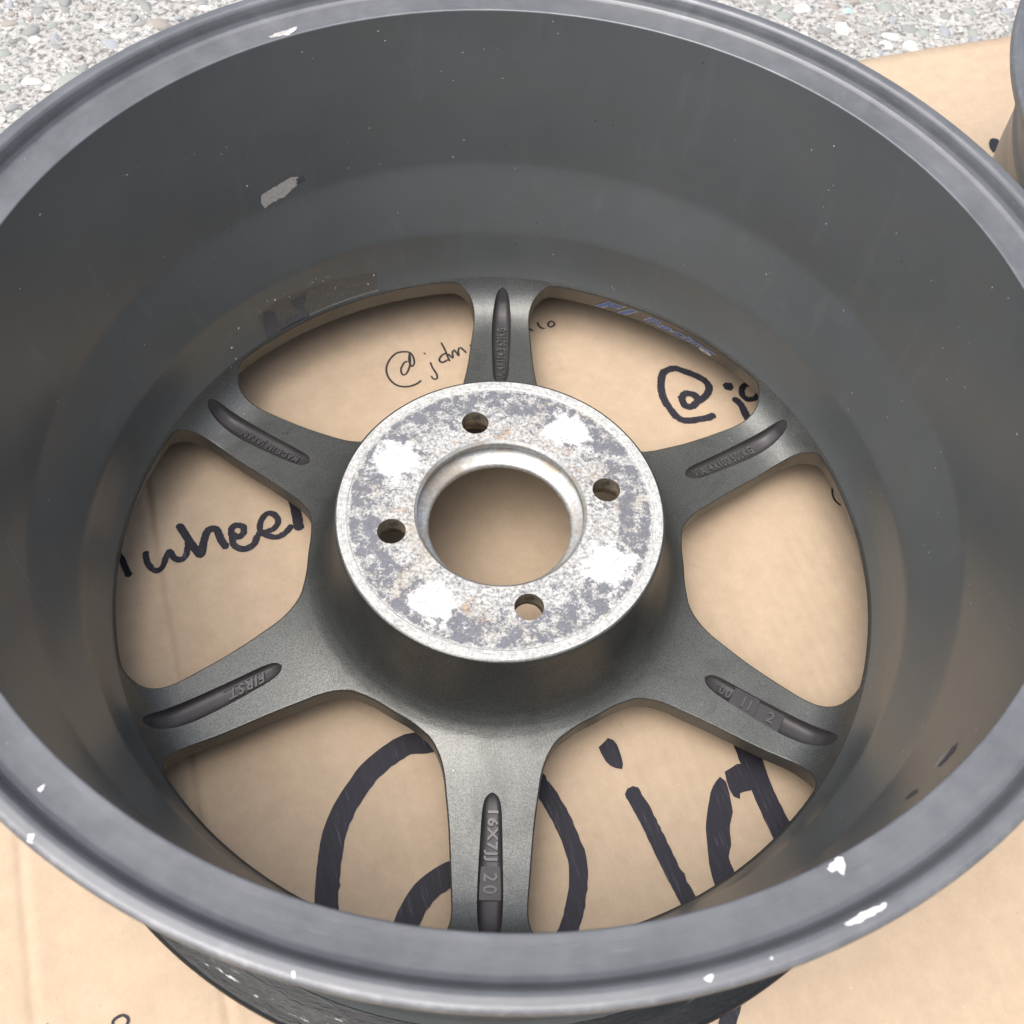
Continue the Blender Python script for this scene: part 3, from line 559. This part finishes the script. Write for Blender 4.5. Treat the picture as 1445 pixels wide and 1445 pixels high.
def groove_mesh():
    ss = np.array([-1, -.985, -.95, -.88, -.75, -.5, -.2, .2, .5, .75, .88, .95, .985, 1]); V = []
    for u, g in zip(us, gw_raw):
        for s in ss: V.append((u, s * g, float(gz(np.array(u), np.array(s * g)))))
    k = len(ss); F = [(i * k + j, (i + 1) * k + j, (i + 1) * k + j + 1, i * k + j + 1) for i in range(len(us) - 1) for j in range(k - 1)]
    return V, F
def text_mesh(txt, shear=0.0, bold=0.0, space=1.0):
    cu = bpy.data.curves.new('text', 'FONT'); cu.body = txt; cu.shear = shear; cu.offset = bold; cu.space_character = space; cu.resolution_u = 3
    ob = bpy.data.objects.new('text', cu); col.objects.link(ob); dg = bpy.context.evaluated_depsgraph_get(); dg.update()
    me = bpy.data.meshes.new_from_object(ob.evaluated_get(dg)); V = np.array([v.co[:] for v in me.vertices]); F = [tuple(p_.vertices) for p_ in me.polygons]
    bpy.data.objects.remove(ob); bpy.data.curves.remove(cu); bpy.data.meshes.remove(me)
    V = V[:, :2]; mn, mx = V.min(0), V.max(0); return (V - mn) / (mx - mn), F
def boundary_edges(F):
    E = {}
    for f in F:
        for a, b in zip(f, f[1:] + f[:1]):
            if (b, a) in E: del E[(b, a)]
            else: E[(a, b)] = 1
    return list(E)
def emboss(name, T, place, hgt, mat, parent, taper=0.0):
    """raise flat text T by hgt over the surface given by place(x01,y01)->(x,y,z)"""
    V, F = T; n_ = len(V)
    # merge duplicate points so that outlines close
    lo = [Vector(place(x, y)) for x, y in V]; up = [p_ + Vector((0, 0, hgt)) for p_ in lo]; lo = [p_ - Vector((0, 0, 0.0003)) for p_ in lo]
    FF = [tuple(f) for f in F] + [(a + n_, b + n_, b, a) for a, b in boundary_edges(F)]
    ob = mesh_obj(name, up + lo, FF, mat, parent, smooth=False)
    bm = bmesh.new(); bm.from_mesh(ob.data); bmesh.ops.recalc_face_normals(bm, faces=bm.faces); bm.to_mesh(ob.data); bm.free()
    return ob
def spoke_space(ob, k): ob.rotation_euler = (0, 0, R(30 + 60 * k))
def on_floor(u0, u1, v0, v1, lift=0.0):
    def f(x, y):
        u = u0 + (u1 - u0) * x; v = v0 + (v1 - v0) * y; return (u, v, float(gz(np.array(u), np.array(v * 0.55))) + lift)
    return f
def block_on_floor(u0, u1, drop, k, parent, hw):
    zt = [float(zs(u)) - drop for u in (u0, u1)]; zb = [float(zs(u)) - .0048 for u in (u0, u1)]; hw0, hw1 = hw * float(gw(u0)), hw * float(gw(u1))
    V = [(u0, -hw0, zb[0]), (u1, -hw1, zb[1]), (u1, hw1, zb[1]), (u0, hw0, zb[0]), (u0, -hw0, zt[0]), (u1, -hw1, zt[1]), (u1, hw1, zt[1]), (u0, hw0, zt[0])]
    F = [(4, 5, 6, 7), (0, 1, 5, 4), (1, 2, 6, 5), (2, 3, 7, 6), (3, 0, 4, 7)]
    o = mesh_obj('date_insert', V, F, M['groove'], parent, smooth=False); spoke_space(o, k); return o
def on_block(u0, u1, v0, v1, drop):
    return lambda x, y: (u0 + (u1 - u0) * x, v0 + (v1 - v0) * y, float(zs(u0 + (u1 - u0) * x)) - drop)

def disc_with_holes(z, r0, r1, holes, name, mat, parent, flip=False, step=0.0016, zfun=None, seg=128):
    vs, ed = [], []
    def loop(cx, cy, rr, n_):
        b = len(vs); vs.extend([Vector((cx + rr * math.cos(i * 2 * math.pi / n_), cy + rr * math.sin(i * 2 * math.pi / n_))) for i in range(n_)]); ed.extend([(b + i, b + (i + 1) % n_) for i in range(n_)])
    loop(0, 0, r0, seg); loop(0, 0, r1, seg)
    if zfun: loop(0, 0, .0694, seg); loop(0, 0, .0688, seg)
    for cx, cy, rr in holes: loop(cx, cy, rr, 32)
    if zfun:
        for x in np.arange(-r1, r1, step * 3):
            for y in np.arange(-r1, r1, step * 3):
                q = math.hypot(x, y)
                if r0 + .001 < q < r1 - .001 and abs(q - .0691) > .001 and all(math.hypot(x - a, y - b) > c + .001 for a, b, c in holes): vs.append(Vector((x, y)))
    rs = delaunay_2d_cdt(vs, ed, [], 0, 1e-7); P = np.array([tuple(v) for v in rs[0]]); F = []
    for f in rs[2]:
        c = P[list(f)].mean(0); q = math.hypot(*c)
        if r0 * .9995 < q < r1 and all(math.hypot(c[0] - a, c[1] - b) > cc for a, b, cc in holes):
            A = np.cross(P[f[1]] - P[f[0]], P[f[2]] - P[f[0]]); f = tuple(f) if A > 0 else tuple(f[::-1]); F.append(f[::-1] if flip else f)
    zz = zfun(np.hypot(P[:, 0], P[:, 1])) if zfun else np.full(len(P), z)
    return mesh_obj(name, np.c_[P, zz], F, mat, parent, smooth=False)

# surface patches that follow the barrel or the flange (paint chips, residue)
IN_D = smooth_profile(PROF_IN, .0010, 4); LIP_D = smooth_profile(PROF_LIP, .0003, 2)
IN_D[-1] = LIP_D[0] = (.2000, .1934)
FULL = np.vstack([IN_D, LIP_D[1:], densify(PROF_OUT, .003)[1:], smooth_profile(PROF_FRONT, .0006, 3)[1:]])
FN = full_profile_normals(FULL)
def barrel_pt(th, zmm, lift):
    z = max(zmm * 1e-3, .0439); rr = float(np.interp(z, IN_D[:, 1], IN_D[:, 0])); a = R(th - ASP); return ((rr - lift) * math.cos(a), (rr - lift) * math.sin(a), z)
def lip_pt(th, rmm, lift):
    rr = rmm * 1e-3; j = int(np.argmax(LIP_D[:, 0])); z = float(np.interp(rr, LIP_D[:j + 1, 0], LIP_D[:j + 1, 1])); a = R(th - ASP)
    return ((rr - lift * .4) * math.cos(a), (rr - lift * .4) * math.sin(a), z + lift)
def patch(name, poly_, fun, mat, parent, lift=.00012, jag=0.0, dens=0.0015, label=None):
    P = np.array(poly_, float); sc = np.array([3.3, 1.0])     # mm per degree (about), mm
    Q = P * sc; L = []
    for a, b in zip(Q, np.roll(Q, -1, 0)):
        n_ = max(1, int(np.linalg.norm(b - a) / (dens * 1000)))
        L += [a + (b - a) * i / n_ for i in range(n_)]
    L = np.array(L); L += rng.normal(0, jag, L.shape) if jag else 0
    mn, mx = L.min(0), L.max(0); st_ = dens * 1000 * 1.3
    G = np.array([(x, y) for x in np.arange(mn[0], mx[0], st_) for y in np.arange(mn[1], mx[1], st_)]).reshape(-1, 2)
    if len(G):
        G = G[inside(G, L)]
        if len(G): G = G[((G[:, None] - L[None]) ** 2).sum(2).min(1) > (st_ * .4) ** 2]
    vs = [Vector(map(float, q)) for q in np.vstack([L, G])]; ed = [(i, (i + 1) % len(L)) for i in range(len(L))]
    rs = delaunay_2d_cdt(vs, ed, [], 0, 1e-6); PV = np.array([tuple(v) for v in rs[0]]); fs = [tuple(f) for f in rs[2]]
    cc = np.array([PV[list(f)].mean(0) for f in fs]); fs = [f for f, o in zip(fs, inside(cc, L)) if o]
    V = [fun(x / sc[0], y / sc[1], lift) for x, y in PV]
    o = mesh_obj(name, V, fs, mat, parent, smooth=True); tag(o, label); return o

def build_wheel():
    root = bpy.data.objects.new('alloy_wheel', None); col.objects.link(root); root.empty_display_size = 0.05
    i1, i2 = len(IN_D), len(IN_D) + len(LIP_D) - 1; i3 = i2 + len(densify(PROF_OUT, .003)) - 1
    barrel = revolve('barrel', FULL[:i1], M['barrel'], root, nrm=full_profile_normals(IN_D))
    flange = revolve('inner_flange', FULL[i1 - 1:i2], M['lip'], root, nrm=full_profile_normals(LIP_D))
    revolve('tyre_seat', FULL[i2 - 1:i3], M['barrel'], root, nrm=FN[i2 - 1:i3])
    revolve('front_lip', FULL[i3 - 1:], M['front'], root, nrm=FN[i3 - 1:])
    # hub: boss, mounting face, bore, lug holes
    hr = ZS_R[ZS_R <= .0895 + 1e-9]; hp = [(.0735, Z_PAD - .0000), (.0743, .0804)]
    rr = np.concatenate([np.linspace(.0747, .0783, 26), np.linspace(.0786, .0895, 24)]); prof = np.array([(r_, float(zs(r_))) for r_ in rr])[::-1]
    prof = np.vstack([prof, [(.0743, .0804), (.0735, Z_PAD)]])
    nn = full_profile_normals(prof); e = zs_normal(np.array([.0895]), np.array([0.0]))[0]; nn[0] = (e[0], e[2]) 
    if nn[5][0] < 0: nn = -nn; nn[0] = (e[0], e[2])
    P = prof[::-1]; hub = revolve('hub', P, M['spoke'], root, nrm=nn[::-1])
    hub.data.flip_normals() if False else None
    bolts = [(*padpt(14.95 + 90 * k, .05), .0064) for k in range(4)]
    pad = disc_with_holes(Z_PAD, .0391, .0735, bolts, 'mounting_face', M['mount'], root, zfun=lambda q: np.where(q < .0691, Z_PAD - .00035, Z_PAD), seg=NSEG)
    bore = np.array([(.0391, Z_PAD - .00035), (.0380, .0792), (.0376, .0788), (.0376, .0762), (.0415, .0755), (.0418, .0715), (.0385, .0703), (.0372, .0698), (.0340, .0688), (.0330, .0682), (.0328, .0672), (.0328, .0660), (.0350, .0645), (.0372, .0620), (.0375, .0600)])
    bd = densify(bore, .0012); revolve('centre_bore', bd[::-1], M['bore'], root, nseg=NSEG)
    tube = np.array([(.0064, Z_PAD - .00035), (.0063, Z_PAD - .0009), (.0063, .0708), (.0108, .0692), (.0118, .0600)])
    for bx, by, _ in bolts:
        o = revolve('lug_hole', densify(tube, .004)[::-1], M['lug'], root, nseg=32); o.location = (bx, by, 0)
    disc_with_holes(.0600, .0375, .0700, [(a, b, .0118) for a, b, _ in bolts], 'hub_front', M['spoke'], root, flip=True, seg=NSEG)
    revolve('hub_front', densify([(.0895, .0254), (.0800, .0300), (.0700, .0600)], .004), M['spoke'], root)
    # spokes with their grooves
    spokes = []
    gV, gF = groove_mesh(); gme = None
    for k in range(6):
        sp = make_spoke(k, root); spokes.append(sp)
        if gme is None:
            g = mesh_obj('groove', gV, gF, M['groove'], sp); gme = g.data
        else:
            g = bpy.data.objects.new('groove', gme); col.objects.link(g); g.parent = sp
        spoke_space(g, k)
    return root, barrel, flange, spokes, pad
wheel, barrel, flange, spokes, pad = build_wheel()
wheel.rotation_euler = (0, 0, R(ASP))
tag(wheel, 'dark grey six spoke alloy wheel lying face down in the middle', 'wheel', 'alloy wheels on the cardboard')

# ------------------------------------------------------------------ second wheel: copies made before the lettering and wear are added
w2 = wheel.copy(); col.objects.link(w2)
for ch in list(wheel.children):
    c = ch.copy(); col.objects.link(c); c.parent = w2
    for g in list(ch.children):
        d = g.copy(); col.objects.link(d); d.parent = c
w2.location = (.434, .130, 0); w2.rotation_euler = (0, 0, R(23))
tag(w2, 'grey alloy wheel mostly out of frame at the upper right corner', 'wheel', 'alloy wheels on the cardboard')

# ------------------------------------------------------------------ lettering cast into the grooves
def letter(k, txt, u0, u1, vh, lift=0.0, shear=0.0, bold=0.012, space=1.15, label=None, place=None, hgt=.0012):
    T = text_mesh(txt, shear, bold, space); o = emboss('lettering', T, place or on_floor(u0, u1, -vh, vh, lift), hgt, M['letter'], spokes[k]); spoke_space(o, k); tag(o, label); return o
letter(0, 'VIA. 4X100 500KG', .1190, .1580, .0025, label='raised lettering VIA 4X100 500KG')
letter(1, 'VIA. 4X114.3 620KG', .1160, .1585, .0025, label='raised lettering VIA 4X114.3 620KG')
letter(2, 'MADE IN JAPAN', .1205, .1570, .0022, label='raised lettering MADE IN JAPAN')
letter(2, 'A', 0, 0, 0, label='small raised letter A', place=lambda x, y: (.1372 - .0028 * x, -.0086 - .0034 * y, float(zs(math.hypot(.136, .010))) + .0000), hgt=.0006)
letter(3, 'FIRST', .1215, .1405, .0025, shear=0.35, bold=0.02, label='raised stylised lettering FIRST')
T = (np.array([(0, 0), (1, 0), (1, 1), (0, 1)], float), [(0, 1, 2, 3)])
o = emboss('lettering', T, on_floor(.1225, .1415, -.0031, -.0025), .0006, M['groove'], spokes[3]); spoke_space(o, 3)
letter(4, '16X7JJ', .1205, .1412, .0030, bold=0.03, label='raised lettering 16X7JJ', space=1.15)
block_on_floor(.1435, .1572, .0024, 4, spokes[4], .93)
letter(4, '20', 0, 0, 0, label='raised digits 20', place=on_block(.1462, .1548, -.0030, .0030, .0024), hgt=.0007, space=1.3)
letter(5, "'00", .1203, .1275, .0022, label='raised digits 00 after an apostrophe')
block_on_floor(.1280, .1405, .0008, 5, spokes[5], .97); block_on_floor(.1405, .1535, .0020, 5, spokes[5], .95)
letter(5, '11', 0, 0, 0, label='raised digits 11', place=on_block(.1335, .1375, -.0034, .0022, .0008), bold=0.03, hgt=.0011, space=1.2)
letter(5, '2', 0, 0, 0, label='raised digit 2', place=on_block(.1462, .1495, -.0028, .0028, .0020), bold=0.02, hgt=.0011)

# blue decal on the outer wall of the upper right window
def decal(txt, a0, a1, z0, z1, shear, bold, name, mat, lift, label=None):
    V, F = text_mesh(txt, shear, bold, 1.05)
    P = []
    for x, y in V:
        a = R(a0 + (a1 - a0) * x - ASP); zz = z0 + (z1 - z0) * y; rr = .1780 - lift + .0068 * (.0423 - zz) / .0166; P.append((rr * math.cos(a), rr * math.sin(a), z0 + (z1 - z0) * y))
    o = mesh_obj(name, P, [f[::-1] for f in F], mat, spokes[0], smooth=False); tag(o, label)
decal('F1', 73.9, 65.3, .0278, .0396, 0.5, 0.055, 'decal', M['pale'], .00015, 'pale outline of the F1 decal')
decal('F1', 73.7, 65.6, .0284, .0391, 0.5, 0.03, 'decal', M['blue'], .0004, 'blue F1 decal lettering')
decal('Racing', 64.5, 49.2, .0282, .0390, 0.4, 0.045, 'decal', M['pale'], .00015, 'pale outline of the Racing decal')
decal('Racing', 64.3, 49.4, .0287, .0386, 0.4, 0.02, 'decal', M['blue'], .0004, 'blue Racing decal lettering')

# ------------------------------------------------------------------ wear: chips, residue, scratches
patch('scuff', BARREL['scuff'], barrel_pt, M['scuff'], barrel, jag=.25, dens=.0012, label='bare silver scuff on the dark barrel')
patch('scuff', BARREL['scuffdark'], barrel_pt, M['tar'], barrel, jag=.2, dens=.0012)
patch('sticker_residue', BARREL['film'], barrel_pt, M['film'], barrel, .00010, .12, .002, 'faded rectangle left by a sticker')
for i, q in enumerate(('res1', 'res2', 'res3')): patch('sticker_residue', BARREL[q], barrel_pt, M['tar'], barrel, .0002 + .00004 * i, .35, .0011, 'dark torn sticker residue')
patch('scratch', BARREL['scrA'], barrel_pt, M['tar'], barrel, .00012, .5, .0012); patch('scratch', BARREL['scrB'], barrel_pt, M['tar'], barrel, .00012, .4, .0012)
for off in (.25, -.2): patch('scratch', [(t + off * .5, z + off * 4) for t, z in BARREL['scrA'][:3]] + [(BARREL['scrA'][2][0] + off * .5 + .25, BARREL['scrA'][2][1] + off * 4)], barrel_pt, M['chip'], barrel, .0002, .1, .0012)
ln = BARREL['line']; patch('scratch', ln + [(t + .10, z - .2) for t, z in ln[::-1]], barrel_pt, M['scuff'], barrel, .0001, .03, .003, 'long thin pale scratch')
for i, (t, z) in enumerate(BARREL['specks']):
    if z > 192.6: continue
    s = random.uniform(.35, .85) if i < 18 else random.uniform(.2, .6); a = random.uniform(0, 3.14); e_ = random.uniform(.25, .8)
    pl = [(t + s * (math.cos(b) * math.cos(a) - e_ * math.sin(b) * math.sin(a)) * random.uniform(.7, 1.2) / 3.3, z + s * (math.cos(b) * math.sin(a) + e_ * math.sin(b) * math.cos(a)) * random.uniform(.7, 1.2)) for b in np.arange(0, 6.2, 1.05)]
    patch('paint_chip', pl, barrel_pt, M['chip'] if i % 3 else M['scuff'], barrel, .0003, 0, .002)
for q in ('c1', 'c2', 'c3', 'c4', 'c5', 'c6', 'c7', 'c9'): patch('paint_chip', LIP[q], lip_pt, M['chip'], flange, .00022, .18, .0008, 'bright white paint chip on the flange')
patch('paint_chip', LIP['c8'], lip_pt, M['scuff'], flange, .00012, .18, .0008)
